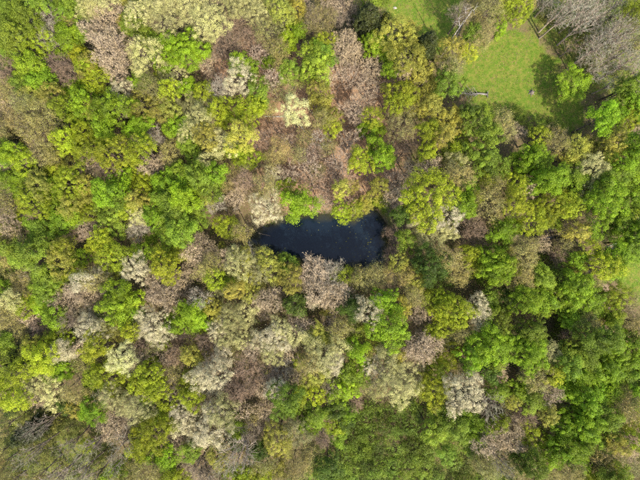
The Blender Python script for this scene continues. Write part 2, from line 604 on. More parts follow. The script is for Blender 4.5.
def proto(kind, R, H, tall=False):
    """returns (trunk mesh, crown mesh) of a tree of crown radius R and height H"""
    tb = Tubes()
    area = R * R
    if kind == 'green':
        zc, up, dn = H - .45 * R - .9, .45 * R + .9, .55 * H - .3 * R
        c = dome(R * .88, zc, up, dn * .7, int(9 + 4.6 * area), lobes=.26)
        ci = dome(R * .55, zc, up * .55, dn * .4, int(4 + 1.4 * area), lobes=.2)
        a = np.concatenate([c, ci])
        skeleton(tb, H, R, c[::3], .055 * R + .07)
        q, t = spray(a, np.clip(rng.lognormal(-.50, .36, len(a)), .25, 1.25), 150, .19, outward_of(a, zc - 1))
        return tb.mesh('trunk', M_BARK), join_mesh('crown', [qpart(q, t)], M_LEAF)
    if kind == 'yellow':
        zc, up, dn = H - .5 * R - .9, .5 * R + .9, .5 * H - .3 * R
        c = dome(R * .9, zc, up, dn * .7, int(10 + 5.8 * area), lobes=.2)
        ci = dome(R * .55, zc, up * .5, dn * .3, int(4 + 1.2 * area))
        a = np.concatenate([c, ci])
        skeleton(tb, H, R, c[::3], .05 * R + .07)
        q, t = spray(a, np.clip(rng.lognormal(-.72, .34, len(a)), .22, 1.0), 150, .165, outward_of(a, zc - 1), flat=.9)
        return tb.mesh('trunk', M_BARK), join_mesh('crown', [qpart(q, t)], M_LEAF)
    if kind == 'budding':
        zc, up, dn = H - .5 * R - .9, .5 * R + .9, .5 * H - .3 * R
        c = dome(R * .9, zc, up, dn * .7, int(10 + 6.0 * area), lobes=.22)
        ci = dome(R * .6, zc, up * .55, dn * .4, int(4 + 2.0 * area))
        a = np.concatenate([c, ci])
        ow = outward_of(a, zc - 1)
        skeleton(tb, H, R, c[::2], .05 * R + .06)
        v, f, t1, tips = twig_cloud(a, ow, 4, .8, .016)
        tb.v.append(v); tb.t.append(t1)
        q, t = spray(a, np.clip(rng.lognormal(-.6, .4, len(a)), .25, 1.2), 66, .14, ow, stray=.25)
        trunk = Tubes.mesh
        Fq = np.concatenate(tb.f)
        nv = tb.n
        me = join_mesh('trunk', [(np.concatenate(tb.v[:-1]), Fq, np.concatenate(tb.t[:-1])), (v, f, t1)], M_BARK)
        return me, join_mesh('crown', [qpart(q, t)], M_BUD)
    if kind == 'blossom':
        zc, up, dn = H - .5 * R - .9, .5 * R + .9, .45 * H - .3 * R
        c = dome(R * .9, zc, up, dn * .7, int(9 + 5.6 * area), lobes=.24)
        ci = dome(R * .6, zc, up * .6, dn * .3, int(3 + 1.0 * area))
        a = np.concatenate([c, ci])
        ow = outward_of(a, zc - 1)
        skeleton(tb, H, R, c[::2], .05 * R + .06)
        v, f, t1, tips = twig_cloud(c, outward_of(c, zc - 1), 4, .7, .016)
        q, t = spray(a, np.clip(rng.lognormal(-.80, .38, len(a)), .18, 0.95), 190, .125, ow, flat=.9, stray=.2)
        # stray florets between the bunches
        ss = a[rng.integers(0, len(a), len(a) * 7)] + rng.normal(0, .42, (len(a) * 7, 3))
        q2 = leaves(ss, unit(rng.normal(size=ss.shape) + [0, 0, 1.0]), .13 * rng.uniform(.7, 1.3, len(ss)))
        t2 = rng.uniform(.1, .7, len(ss))
        me = join_mesh('trunk', [(np.concatenate(tb.v), np.concatenate(tb.f), np.concatenate(tb.t)), (v, f, t1)], M_BARK)
        return me, join_mesh('crown', [qpart(q, t), qpart(q2, t2)], M_PETAL)
    if kind in ('bare', 'haze', 'thin'):
        zc, up, dn = H - .5 * R - 1.0, .5 * R + 1.0, (.62 if tall else .5) * H - .3 * R
        c = dome(R * .74, zc, up * .8, dn * .8, int(8 + (2.6 if tall or kind == 'thin' else 4.6) * area), lobes=.3)
        ci = dome(R * .5, zc, up * .5, dn * .6, int(4 + 1.5 * area))
        a = np.concatenate([c, ci])
        ow = outward_of(a, zc - 1.5)
        ends = skeleton(tb, H, R, c, .06 * R + .07, limbs=8, sub_r=.06)
        # boughs that fork off the branches
        for Q in ends:
            for _ in range(3):
                s = Q[rng.integers(1, 4)]
                tb.add(curve_pts(s, s + unit(s - [0, 0, zc - 3]) * rng.uniform(.6, 1.3) + rng.normal(0, .5, 3), .1, 4, rng, .06), [.034, .028, .02, .008], 3)
        if kind == 'bare':
            v, f, t1, tips = twig_cloud(a, ow, 3 if tall else 8, 1.15, .02)
            nb = len(a) * (10 if tall else 14)
            bs = .09
        else:
            v, f, t1, tips = twig_cloud(a, ow, 4 if kind == 'thin' else 7, .95, .019)
            nb = len(a) * (16 if kind == 'thin' else 40)
            bs = .12
        sel = rng.random(len(tips)) < .45
        tips = tips[sel]
        bp_ = tips[rng.integers(0, len(tips), nb)] + rng.normal(0, .09, (nb, 3))
        q = leaves(bp_, unit(rng.normal(size=bp_.shape) + [0, 0, .7]), bs * rng.uniform(.5, 1.6, nb))
        tq = rng.uniform(.3, 1, nb)
        return tb.mesh('trunk', M_BARK), join_mesh('crown', [(v, f, t1), qpart(q, tq)], M_TWIG)
    if kind == 'evergreen':
        cs = []
        nl = 15
        for i in range(nl):
            fz = i / (nl - 1)
            rr = R * (1 - fz) ** .5 * (1 if fz > .12 else .8) + .15
            n = max(3, int(2.5 + 4.6 * rr * 1.6))
            a0 = rng.random() * 6.28
            for j in range(n):
                an = a0 + j * 6.2832 / n + rng.normal(0, .2)
                k = rr * rng.uniform(.55, 1.08)
                cs.append([k * math.cos(an), k * math.sin(an), H * (.14 + .84 * fz) + rng.normal(0, .15)])
                if rr > 1.2:
                    cs.append([k * .5 * math.cos(an), k * .5 * math.sin(an), H * (.16 + .84 * fz)])
        a = np.array(cs)
        tb.add([[0, 0, -.5], [0, 0, .4], [0, 0, H * .5], [.05, 0, H * .97]], [.3, .22, .15, .03], 7)
        for p in a[::2]:
            tb.add(curve_pts(np.array([0, 0, p[2] * .97]), p, .05, 3, rng), [.05, .035, .012], 4)
        ow = outward_of(a, H * .4)
        q, t = spray(a, rng.uniform(.35, .62, len(a)), 110, .22, ow, flat=.6)
        return tb.mesh('trunk', M_BARK), join_mesh('crown', [qpart(q, t)], M_NEEDLE)
    if kind == 'shrub':
        c = dome(R * .9, H * .45, H * .5, H * .3, int(10 + 5.5 * area), lo=-.2, lobes=.25)
        for i in range(14):
            e = c[rng.integers(0, len(c))]
            tb.add(curve_pts(np.array([0, 0, -.2]), e, .2, 5, rng, .06), np.linspace(.05, .012, 5), 5)
        a = c
        q, t = spray(a, np.clip(rng.lognormal(-.7, .4, len(a)), .2, 1.0), 80, .18, outward_of(a, 0), stray=.2)
        me = tb.mesh('stem', M_BARK)
        return me, join_mesh('crown', [qpart(q, t)], M_LEAF)


# ------------------------------------------------------------------ the trees of the photograph
# apparent crown centre (pixels of the 640 x 480 photograph), crown radius (pixels), look
TREES = """
6 22 8 B, 7 8 10 g, 14 4 8 Y, 22 15 12 g, 35 3 7 P, 45 11 13 s, 58 7 10 g, 66 19 8 o, 75 10 8 g, 85 5 11 w,
104 14 17 P, 124 20 8 y, 132 22 11 g, 136 8 12 w, 150 8 10 w, 160 3 7 w, 166 18 17 w, 188 10 13 w, 208 18 14 w,
228 4 12 w, 232 22 17 b, 248 6 13 w, 262 10 12 w, 282 8 12 y, 298 6 10 y, 312 12 9 P, 320 18 15 o, 330 4 10 P,
342 14 11 B, 354 6 8 P, 370 12 18 E, 386 13 6 E, 462 12 11 B, 474 8 12 o, 488 6 12 o, 504 12 10 Y, 520 7 14 Y,
570 10 10 s, 548 14 10 v, 580 2 10 s, 588 20 10 s, 592 4 10 s, 590 12 13 s, 604 12 12 s, 618 10 12 s, 632 14 12 Y,
9 37 12 g, 36 42 14 Y, 46 35 13 s, 64 38 13 G, 77 36 8 g, 87 26 10 P, 132 44 8 P, 144 35 9 g, 154 26 11 P,
200 30 10 w, 224 40 15 b, 248 34 12 b, 268 30 13 o, 276 47 10 o, 289 41 10 G, 292 30 10 Y, 300 28 8 G, 322 40 10 Y,
344 44 17 P, 358 24 8 B, 372 40 10 G, 381 38 6 G, 394 30 17 y, 408 32 10 y, 431 35 15 E 1.35, 472 30 8 g,
482 32 13 o, 499 30 6 G, 572 32 9 v, 608 40 14 s, 624 30 18 s, 636 28 8 B, 6 52 11 g, 12 71 6 b, 23 63 12 G,
53 64 17 b, 64 69 12 b, 77 52 10 Y, 84 68 8 Y, 86 62 10 y, 114 64 14 P, 138 66 8 w, 142 52 13 w, 166 50 17 G,
174 70 15 w, 196 50 6 P, 204 60 12 P, 240 62 11 G, 250 66 8 g, 260 54 13 P, 268 62 6 G, 282 62 8 o, 306 70 10 g,
314 60 15 g, 323 52 11 g, 344 66 9 P, 352 52 12 P, 373 66 14 P, 389 50 9 G, 392 68 7 G, 404 66 10 P, 410 54 16 y,
418 66 12 y, 450 52 15 y, 454 64 10 o, 470 50 8 Y, 574 46 8 b, 596 48 12 s, 612 60 12 s, 624 50 12 s, 632 60 12 s,
10 88 12 o, 18 80 10 g, 30 91 10 y, 37 82 13 G, 48 90 9 y, 72 90 10 G, 88 92 7 G, 96 79 13 Y, 109 94 6 G,
120 88 12 W, 132 88 7 P, 138 80 8 G, 152 84 12 o, 160 74 7 Y, 168 86 9 Y, 186 88 10 G, 202 91 9 Y, 212 79 8 b,
218 88 12 s, 257 91 12 g, 272 78 12 P, 286 88 12 o, 291 72 11 g, 320 92 12 y, 328 74 14 P, 354 76 16 P, 368 86 14 P,
396 80 9 b, 403 89 13 Y, 424 80 12 y, 432 92 9 y, 449 81 14 g, 573 84 15 G 0.62, 602 74 9 s 0.75, 614 82 10 s 0.75,
624 88 8 g, 636 82 10 g, 8 108 13 P, 12 118 10 o, 22 102 12 o, 38 110 17 o, 58 106 11 Y, 58 116 7 d, 76 116 10 G,
77 102 9 G, 91 108 9 y, 108 108 15 G, 124 108 8 W, 134 108 8 P, 146 106 17 y, 170 108 9 y, 176 104 6 w, 188 114 11 w,
194 100 10 w, 202 118 12 w, 207 104 8 w, 216 112 12 Y, 232 108 15 Y, 250 106 12 Y, 258 104 7 G, 268 106 8 o,
322 104 10 y, 322 114 9 o, 330 116 11 y, 352 106 13 P, 358 116 10 P, 364 102 12 P, 374 114 9 Y, 396 112 8 P,
398 102 12 Y, 416 108 11 y, 432 106 12 y, 452 116 10 y, 472 110 8 d, 504 118 10 o, 518 117 9 u, 606 118 12 G,
620 112 10 G, 636 112 10 Y, 4 130 9 E, 30 126 14 o, 36 136 12 P, 62 136 12 Y, 78 132 10 Y, 100 136 10 G, 100 122 9 G,
125 122 7 E, 132 142 6 w, 138 125 11 G, 152 136 12 s, 168 128 6 G, 176 126 9 G, 190 130 11 w, 204 136 12 y,
238 136 13 y, 246 120 10 Y, 252 140 12 b, 264 136 10 b, 302 136 8 o, 318 140 12 s, 332 126 9 Y, 350 140 14 P,
370 130 10 G, 380 132 6 G, 402 122 15 o, 410 138 13 b, 430 130 11 Y, 444 132 9 y, 454 128 12 y, 480 120 17 g,
492 130 9 g, 508 132 8 o, 518 132 8 P, 534 126 9 u, 542 136 9 Y, 556 142 12 o, 556 128 9 u, 608 142 14 y,
620 142 12 y, 628 122 14 Y, 636 136 6 P, 6 150 11 G, 6 166 9 P, 18 160 10 Y, 26 154 12 P, 42 150 12 o, 60 156 15 y,
84 146 13 Y, 88 162 12 P, 108 150 17 Y, 120 146 8 o, 132 158 6 Y, 138 148 13 Y, 146 166 12 P, 160 164 12 P,
172 152 12 o, 186 144 10 g, 194 156 10 g, 204 158 8 w, 216 154 7 Y, 222 144 12 w, 236 150 10 Y, 248 158 12 Y,
274 160 11 o, 278 148 10 o, 308 156 11 P, 324 166 12 b, 340 160 13 P, 376 144 8 G, 404 152 11 b, 427 151 9 Y,
430 164 9 P, 442 144 8 P, 450 154 7 g, 458 164 12 w, 462 148 11 G, 476 150 10 o, 490 158 17 g, 524 164 12 G,
538 158 15 G, 548 144 8 P, 570 158 8 y, 578 148 12 y, 590 160 6 G, 592 146 9 y, 634 160 12 G, 638 148 10 G,
8 182 12 G, 24 176 10 g, 34 184 11 y, 34 172 9 E, 46 186 9 G, 54 170 10 Y, 68 182 15 Y, 82 184 9 y, 104 172 13 b,
105 190 13 G, 120 182 11 G, 138 176 10 Y, 140 186 10 Y, 160 186 11 G, 176 180 12 G, 178 170 8 g, 198 176 12 g,
208 186 12 g, 214 174 9 G, 228 176 12 o, 244 180 12 b, 264 184 10 o, 274 175 10 W, 286 187 11 Y, 290 174 10 P,
300 180 7 P, 310 168 10 P, 314 182 12 b, 326 186 10 b, 338 174 11 P, 346 178 9 b, 352 186 7 y, 380 186 8 y,
396 180 15 P, 414 170 10 P, 452 168 8 o, 464 176 12 o, 470 186 10 G, 487 180 10 Y, 496 186 10 o, 502 172 10 y,
520 182 10 Y, 530 188 9 P, 542 180 12 G, 560 176 13 G, 574 186 12 g, 576 176 11 g, 596 168 12 w, 598 180 9 o,
608 168 10 P, 610 186 12 g, 622 172 15 g, 632 182 14 G, 8 206 11 o, 12 196 6 P, 22 214 10 Y, 30 200 14 Y, 32 214 8 b,
50 201 15 G, 68 204 11 y, 72 214 8 G, 80 196 10 y, 87 210 10 Y, 118 200 9 g, 124 208 8 Y, 134 198 8 y, 138 212 12 w,
146 200 8 y, 166 200 12 g, 174 214 13 g, 180 196 12 G, 192 206 12 g, 204 196 8 y, 214 202 12 s, 236 198 10 P,
264 207 16 W 1.05, 320 202 12 P, 332 200 11 b, 338 204 6 P, 342 215 10 Y, 350 198 8 b, 354 208 8 Y, 374 196 6 y,
396 196 12 P, 396 208 7 b, 402 214 8 d, 416 208 10 Y, 465 204 13 G, 472 196 8 y, 478 196 7 Y, 490 204 14 o,
518 210 8 P, 520 202 12 Y, 558 202 14 Y, 572 204 12 Y, 592 192 12 w, 602 212 6 g, 632 202 14 G, 8 226 10 Y,
10 235 9 P, 38 228 12 g, 60 220 12 G, 72 234 12 b, 88 228 15 P, 108 216 15 g, 136 228 12 s, 154 216 11 G,
168 238 11 g, 178 230 13 g, 194 222 10 g, 228 228 12 Y, 240 230 9 o, 392 232 7 b, 414 220 6 W, 422 234 10 w,
424 218 10 Y, 446 230 11 w, 449 216 14 W, 470 238 9 b, 476 226 13 b, 504 230 12 G, 516 226 7 G, 552 216 10 g,
572 216 8 o, 584 232 9 y, 588 220 10 o, 604 234 7 w, 614 222 14 G, 630 226 12 g, 638 238 7 Y, 4 248 8 g, 6 258 10 o,
14 244 11 o, 28 256 13 g, 40 240 14 g, 56 258 13 y, 60 248 8 Y, 78 260 10 G, 92 248 7 Y, 100 242 13 Y, 114 257 15 Y,
140 252 8 G, 150 242 6 G, 158 254 9 Y, 176 254 10 Y, 186 254 7 o, 192 254 10 P, 200 246 15 P, 218 258 13 P,
220 247 5 y, 240 254 10 y, 250 258 11 s, 260 252 6 w, 276 261 7 o, 286 263 9 g, 324 267 10 s, 336 263 9 s,
392 252 7 b, 400 262 9 y, 408 240 9 g, 450 260 10 o, 470 254 10 Y, 484 244 8 P, 496 256 9 G, 504 248 8 y,
506 262 9 G, 524 258 13 o, 528 246 11 o, 546 246 9 P, 548 258 12 u, 562 256 12 b, 568 246 9 o, 580 258 8 G,
594 248 8 Y, 624 258 13 G, 634 252 10 G, 6 278 10 G, 18 276 9 o, 30 277 10 W, 46 280 12 g, 70 278 12 Y, 80 282 9 W,
92 280 9 o, 100 272 10 W, 112 274 8 y, 159 281 15 P, 164 268 13 Y, 182 278 11 P, 194 270 12 P, 208 268 12 o,
212 282 9 Y, 226 280 8 G, 236 264 13 w, 248 280 12 y, 262 272 12 w, 268 266 13 y, 288 279 12 y, 300 282 10 B,
310 270 14 P, 320 276 12 s, 334 278 6 Y, 344 277 11 Y, 348 282 8 P, 360 282 8 o, 366 279 12 o, 378 276 10 o,
388 275 7 o, 406 276 8 o, 418 280 10 y, 432 266 16 d, 444 280 10 u, 460 272 12 o, 474 266 8 Y, 488 280 10 u,
496 268 14 G, 516 270 8 Y, 524 280 12 o, 542 278 12 g, 560 278 14 g, 578 266 8 y, 580 278 6 g, 588 282 6 u,
596 278 12 o, 608 266 13 Y, 618 272 10 g, 5 300 9 w, 18 294 12 o, 20 306 10 Y, 38 302 11 G, 44 290 14 g, 60 302 15 P,
74 292 10 P, 88 296 13 P, 112 292 11 B, 116 302 17 G, 134 300 9 Y, 152 296 8 P, 164 300 16 P, 184 292 7 P,
198 300 10 s, 212 310 10 y, 214 294 10 w, 234 292 9 y, 250 294 8 y, 262 310 11 P, 270 300 13 P, 286 298 10 B,
294 306 9 d, 314 302 6 W, 336 298 16 P, 344 292 10 P, 352 308 10 d, 371 311 13 W, 380 302 8 Y, 388 301 12 G,
402 306 10 y, 414 294 12 o, 432 298 9 Y, 440 310 9 Y, 444 300 11 Y, 490 298 8 g, 494 308 7 G, 508 300 10 d,
524 294 10 g, 528 300 12 G, 538 290 8 d, 546 300 12 G, 546 310 7 Y, 567 298 15 G, 580 308 9 b, 588 296 6 o,
592 302 12 G, 610 296 10 y, 614 310 9 Y, 624 296 9 Y, 628 310 8 P, 636 300 9 o, 8 316 8 o, 12 332 12 o, 26 316 13 P,
36 324 11 b, 44 312 7 g, 50 318 9 G, 64 320 11 B, 86 318 12 W, 90 330 13 W, 106 312 8 d, 108 324 10 w, 112 334 10 y,
120 324 7 w, 128 330 8 Y, 128 312 12 G, 140 326 8 W, 176 323 10 G, 188 312 11 G, 188 334 10 b, 196 320 11 G,
202 326 8 Y, 216 328 10 W, 228 320 12 w, 244 313 15 w, 280 328 10 w, 296 322 11 P, 304 330 10 P, 328 326 10 B,
328 312 6 y, 340 332 9 o, 350 324 10 o, 356 332 10 g, 370 332 10 y, 422 312 13 P, 424 334 7 B, 440 330 11 Y,
462 334 9 o, 482 320 9 W, 496 328 15 g, 518 328 7 o, 536 332 12 g, 566 324 12 u, 588 324 11 o, 600 318 7 y,
614 324 9 P, 616 320 7 G, 632 328 11 o, 4 342 8 g, 12 348 11 u, 18 354 8 E, 30 348 10 y, 38 356 13 Y, 50 342 10 Y,
58 352 9 W, 60 338 14 Y, 68 352 8 W, 78 348 8 P, 94 346 13 Y, 138 348 10 b, 150 348 7 w, 160 336 11 W, 163 346 6 Y,
174 356 11 b, 180 346 11 b, 190 356 9 y, 200 358 8 y, 204 342 11 b, 224 338 10 w, 226 356 9 W, 236 352 8 o,
240 340 10 w, 250 350 10 P, 255 340 7 w, 262 342 11 W, 270 354 11 w, 276 338 13 W, 292 354 10 P, 296 336 9 w,
308 352 7 B, 314 346 9 w, 316 336 11 y, 326 336 8 Y, 338 348 8 w, 344 354 8 B, 358 352 10 G, 378 348 12 y,
388 354 9 w, 396 358 10 y, 410 356 12 P, 420 348 14 P, 440 343 9 P, 450 358 11 Y, 450 343 7 w, 458 347 5 Y,
476 352 15 G, 484 358 10 G, 504 344 6 g, 518 344 8 G, 540 344 6 g, 550 352 9 w, 558 344 12 u, 570 358 13 g,
570 336 8 b, 592 340 12 g, 602 350 14 G, 612 340 12 g, 622 356 14 G, 634 344 10 G, 10 364 13 E, 20 374 13 Y,
36 381 15 w, 54 368 14 G, 64 372 11 G, 80 376 8 P, 84 364 12 o, 92 378 9 Y, 108 376 15 Y, 126 368 7 B, 134 366 10 P,
148 378 12 Y, 148 364 10 Y, 162 366 12 P, 176 376 9 o, 188 378 8 Y, 212 364 12 P, 214 376 13 W, 234 374 13 b,
248 368 13 b, 266 372 13 b, 282 368 15 s, 298 376 8 P, 298 362 7 Y, 304 366 10 o, 316 376 12 y, 326 362 14 w,
326 378 10 w, 334 364 8 W, 346 372 8 g, 358 376 15 G, 370 366 10 W, 378 374 12 W, 390 372 12 w, 408 374 17 w,
436 374 12 Y, 446 372 6 W, 454 378 8 o, 464 364 9 o, 472 372 15 P, 490 374 8 d, 498 362 8 g, 500 374 10 P,
526 376 9 B, 538 378 12 o, 552 362 9 w, 556 376 9 Y, 568 372 9 g, 578 368 12 g, 582 378 10 G, 588 360 10 g,
600 372 13 G, 606 378 10 G, 614 368 12 G, 624 380 12 g, 630 368 12 G, 4 390 8 P, 10 400 13 Y, 38 398 11 P,
55 394 13 w, 64 406 8 d, 72 394 11 o, 90 389 10 G, 94 401 8 s, 109 397 11 w, 120 390 10 Y, 123 406 10 w, 136 388 9 Y,
146 400 7 G, 152 392 11 Y, 166 402 9 Y, 170 390 10 B, 184 388 7 Y, 190 401 10 Y, 202 392 11 W, 208 406 12 P,
216 388 10 W, 236 394 12 b, 250 388 9 b, 260 390 8 P, 276 388 9 W, 287 402 15 g, 302 394 8 Y, 316 396 8 Y,
332 390 9 B, 342 391 14 G, 354 402 12 b, 376 390 10 o, 408 404 10 u, 424 392 8 Y, 434 390 14 Y, 500 390 10 g,
510 402 9 o, 516 402 7 y, 520 390 10 G, 534 400 12 g, 552 398 13 P, 564 390 10 G, 576 392 10 G, 582 402 11 G,
592 406 9 G, 598 390 12 G, 612 392 12 G, 624 396 8 o, 628 390 11 G, 638 402 9 o, 12 422 9 v, 26 410 9 v, 30 420 8 v,
44 418 10 v, 58 424 9 v, 68 428 9 v, 76 410 10 y, 90 414 11 G, 112 428 17 P, 128 422 8 P, 132 424 8 s, 138 408 15 w,
159 418 9 G, 171 425 8 Y, 180 412 10 W, 185 425 13 W, 204 422 6 P, 220 414 13 w, 236 425 11 G, 242 412 10 P,
252 418 10 o, 262 424 9 B, 264 410 10 P, 294 409 10 G, 306 422 7 g, 310 426 9 G, 316 414 10 g, 336 426 10 Y,
336 410 10 d, 344 424 7 d, 350 414 7 G, 364 420 12 u, 374 408 10 u, 380 424 10 u, 390 428 11 u, 396 410 11 u,
406 424 12 u, 420 430 11 u, 424 414 11 u, 436 410 10 u, 442 426 9 g, 456 428 12 g, 470 424 11 G, 496 410 12 s,
502 426 9 Y, 516 430 10 P, 526 416 13 b, 552 418 9 y, 562 408 9 P, 568 429 14 G, 580 414 11 G, 583 432 15 G,
592 422 12 G, 610 420 12 g, 620 410 13 o, 632 418 11 Y, 12 434 10 v, 16 442 12 E, 26 450 9 v, 32 432 9 s,
44 452 10 v, 48 438 10 v, 60 450 9 s, 74 440 8 v, 86 446 7 Y 0.6, 98 440 10 v, 118 450 12 s, 138 454 11 Y,
140 438 12 Y, 152 438 17 Y, 152 454 10 G, 176 444 15 P, 190 454 8 g, 196 436 10 W, 236 440 10 d, 250 432 10 B,
252 454 9 o, 260 454 8 d, 298 433 13 w, 322 440 9 b, 338 437 7 G, 348 444 10 u, 356 432 12 u, 360 452 12 u,
368 438 12 u, 376 450 12 u, 396 446 11 u, 412 448 11 u, 424 448 10 u, 432 434 9 g, 434 442 6 Y, 464 438 8 g,
472 446 10 u, 480 432 11 G, 488 450 10 P, 500 439 14 P, 516 446 9 P, 530 454 10 P, 534 440 15 Y, 548 432 9 P,
568 451 15 G, 582 448 12 G, 592 438 9 G, 600 446 12 g, 612 432 10 g, 620 444 9 y, 632 450 12 P, 636 436 10 P,
8 472 11 v, 20 462 9 s, 38 470 10 v, 58 466 9 v, 76 458 11 s, 82 474 9 v, 94 468 9 v, 108 475 9 s, 106 462 9 v,
124 468 10 G, 134 470 10 o, 144 472 13 o, 158 474 10 o, 164 462 10 G, 174 476 7 Y, 182 456 7 P, 186 470 12 P,
198 466 15 B, 208 476 10 B, 218 458 11 y, 224 470 10 s, 240 462 16 s, 240 477 8 Y, 250 476 8 Y, 264 464 12 o,
264 476 8 Y, 278 470 10 y, 296 458 15 o, 302 472 9 o, 310 456 10 o, 316 470 10 u, 324 456 10 u, 328 472 12 d,
342 460 10 u, 352 468 12 u, 368 468 12 u, 380 468 10 u, 392 466 12 u, 408 468 12 u, 426 460 10 u, 448 458 8 g,
480 464 8 o, 492 472 10 o, 504 458 12 w, 510 472 9 s, 518 474 9 o, 522 464 10 g, 534 468 13 g, 552 472 12 o,
554 458 11 G, 572 472 12 o, 580 462 10 G, 586 474 10 Y, 598 472 12 g, 604 460 12 o, 616 458 10 o, 616 474 10 Y,
630 466 12 o, 636 476 8 o, 2 450 9 v, 22 478 9 v, 52 482 9 s, 70 478 9 v, 90 460 8 v, 126 480 9 v, 20 436 8 s,
590 34 9 v, 600 22 9 v, 616 40 9 v, 606 52 8 v, 622 72 9 v, 590 60 8 v, 628 44 9 v, 562 20 9 v, 444 436 9 u,
456 446 9 u, 468 440 9 u, 452 462 10 u, 466 470 9 u, 480 462 9 v, 438 474 9 u, 474 452 8 g 0.6, 490 474 9 v,
424 470 10 u, 430 448 10 u, 412 460 10 u, 396 476 10 u, 372 470 10 u, 350 474 10 u, 362 452 10 u, 431 197 23 Y 1.4,
458 310 16 Y 1.2, 467 397 19 W 1.2, 380 154 12 G 1.2, 294 110 13 C 1.2, 240 77 16 W 1.2, 400 388 17 w 1.15,
390 330 17 G 1.15, 300 203 13 G 1.1, 495 348 17 G 1.2, 530 352 18 G 1.2, 152 326 15 W 1.15, 133 268 12 W 1.15,
210 432 17 W 1.15, 200 380 12 W 1.15, 533 220 14 Y 1.15, 434 238 15 w 0.9, 330 285 15 s 1.0, 317 295 14 P 1.1,
362 160 12 Y 1.1, 118 358 14 C 1.1, 580 290 15 G 1.1, 278 440 14 y 1.15, 480 308 12 W 1.15, 610 205 20 G 1.2,
105 45 18 P 1.15, 185 48 18 G 1.1, 560 12 9 s, 600 34 10 s, 628 18 11 s, 584 58 8 s 0.8, 596 66 9 s 0.8, 634 40 10 s,
616 26 9 s, 276 128 8 b, 288 140 8 P, 318 152 9 b, 298 152 8 o, 328 148 8 o, 342 188 8 y, 316 172 8 o,
368 206 6 y 0.5, 380 202 6 Y 0.45, 362 202 6 y 0.6, 592 308 9 g, 570 320 9 G,
"""
# look: builder, object name, colour, words
LOOK = {
    'G': ('green', 'green_leaf_tree', (.180, .285, .013), 'bright green leafy tree'),
    'g': ('green', 'green_leaf_tree', (.165, .242, .022), 'mid-green leafy tree'),
    'd': ('green', 'green_leaf_tree', (.075, .122, .014), 'dark green leafy tree'),
    'Y': ('yellow', 'yellow_leaf_tree', (.245, .300, .016), 'yellow-green leafy tree'),
    'y': ('yellow', 'yellow_leaf_tree', (.285, .285, .048), 'olive-yellow leafy tree'),
    'o': ('budding', 'budding_tree', (.245, .230, .066), 'sparse olive budding tree'),
    'W': ('blossom', 'blossom_tree', (.51, .445, .275), 'cream-white blossoming tree'),
    'w': ('blossom', 'blossom_tree', (.44, .41, .165), 'pale cream-green blossoming tree'),
    'C': ('blossom', 'blossom_tree', (.56, .54, .24), 'lemon-cream blossoming tree'),
    'P': ('haze', 'bare_tree', (.40, .315, .195), 'pinkish-tan twiggy tree'),
    'B': ('bare', 'bare_tree', (.25, .205, .145), 'grey-brown bare tree'),
    'b': ('bare', 'bare_tree', (.29, .205, .135), 'dark brown bare tree'),
    's': ('bare', 'bare_tree', (.36, .33, .25), 'silvery grey bare tree'),
    'E': ('evergreen', 'evergreen_tree', (.032, .042, .008), 'dark evergreen tree'),
    'v': ('shrub', 'shrub', (.19, .20, .05), 'low olive-green shrub'),
    'u': ('shrub', 'shrub', (.135, .200, .020), 'low dark green shrub'),
}
BARK = {'G': .9, 'g': .8, 'd': .7, 'Y': 1.0, 'y': 1.1, 'o': 1.2, 'W': 1.0, 'w': 1.1, 'C': 1.1, 'P': 1.7, 'B': 1.35, 'b': 1.15, 's': 2.1, 'E': .8, 'u': .9, 'v': 1.7}
GROUP = {'green_leaf_tree': 'green leafy trees of the wood', 'yellow_leaf_tree': 'yellow-green leafy trees of the wood', 'budding_tree': 'budding trees of the wood',
         'blossom_tree': 'blossoming trees of the wood', 'bare_tree': 'bare trees of the wood', 'evergreen_tree': 'evergreens near the lawn and wood edge', 'shrub': 'shrubs of the thicket'}
SIZES = {'green': (2.0, 2.8, 3.7, 4.7), 'yellow': (2.0, 2.8, 3.7, 4.7), 'budding': (2.2, 3.0, 4.0), 'blossom': (2.0, 2.9, 4.0),
         'haze': (2.2, 3.1, 4.2), 'thin': (2.2, 3.1, 4.2), 'bare': (2.2, 3.1, 4.2), 'evergreen': (2.6, 3.6), 'shrub': (2.2, 3.0)}
VARIANTS = {'green': 3, 'yellow': 3, 'budding': 2, 'blossom': 2, 'haze': 3, 'thin': 2, 'bare': 3, 'evergreen': 1, 'shrub': 2}


def height_for(kind, R):
    if kind == 'shrub':
        return 1.6 + .85 * R
    if kind == 'evergreen':
        return 7.5 + 1.9 * R
    return 10.5 + .9 * R


PROTO = {}
for kd, rs in SIZES.items():
    for R in rs:
        PROTO[kd, R] = [proto(kd, R, height_for(kd, R)) for _ in range(VARIANTS[kd])]
for R in (2.6, 3.4):
    PROTO['tall', R] = [proto('bare', R, 19.0, tall=True) for _ in range(2)]

recs = []
for e in TREES.replace('\n', ' ').split(','):
    e = e.split()
    if len(e) >= 4:
        recs.append((float(e[0]), float(e[1]), float(e[2]), e[3], float(e[4]) if len(e) > 4 else 0.0))

rt = random.Random(11)
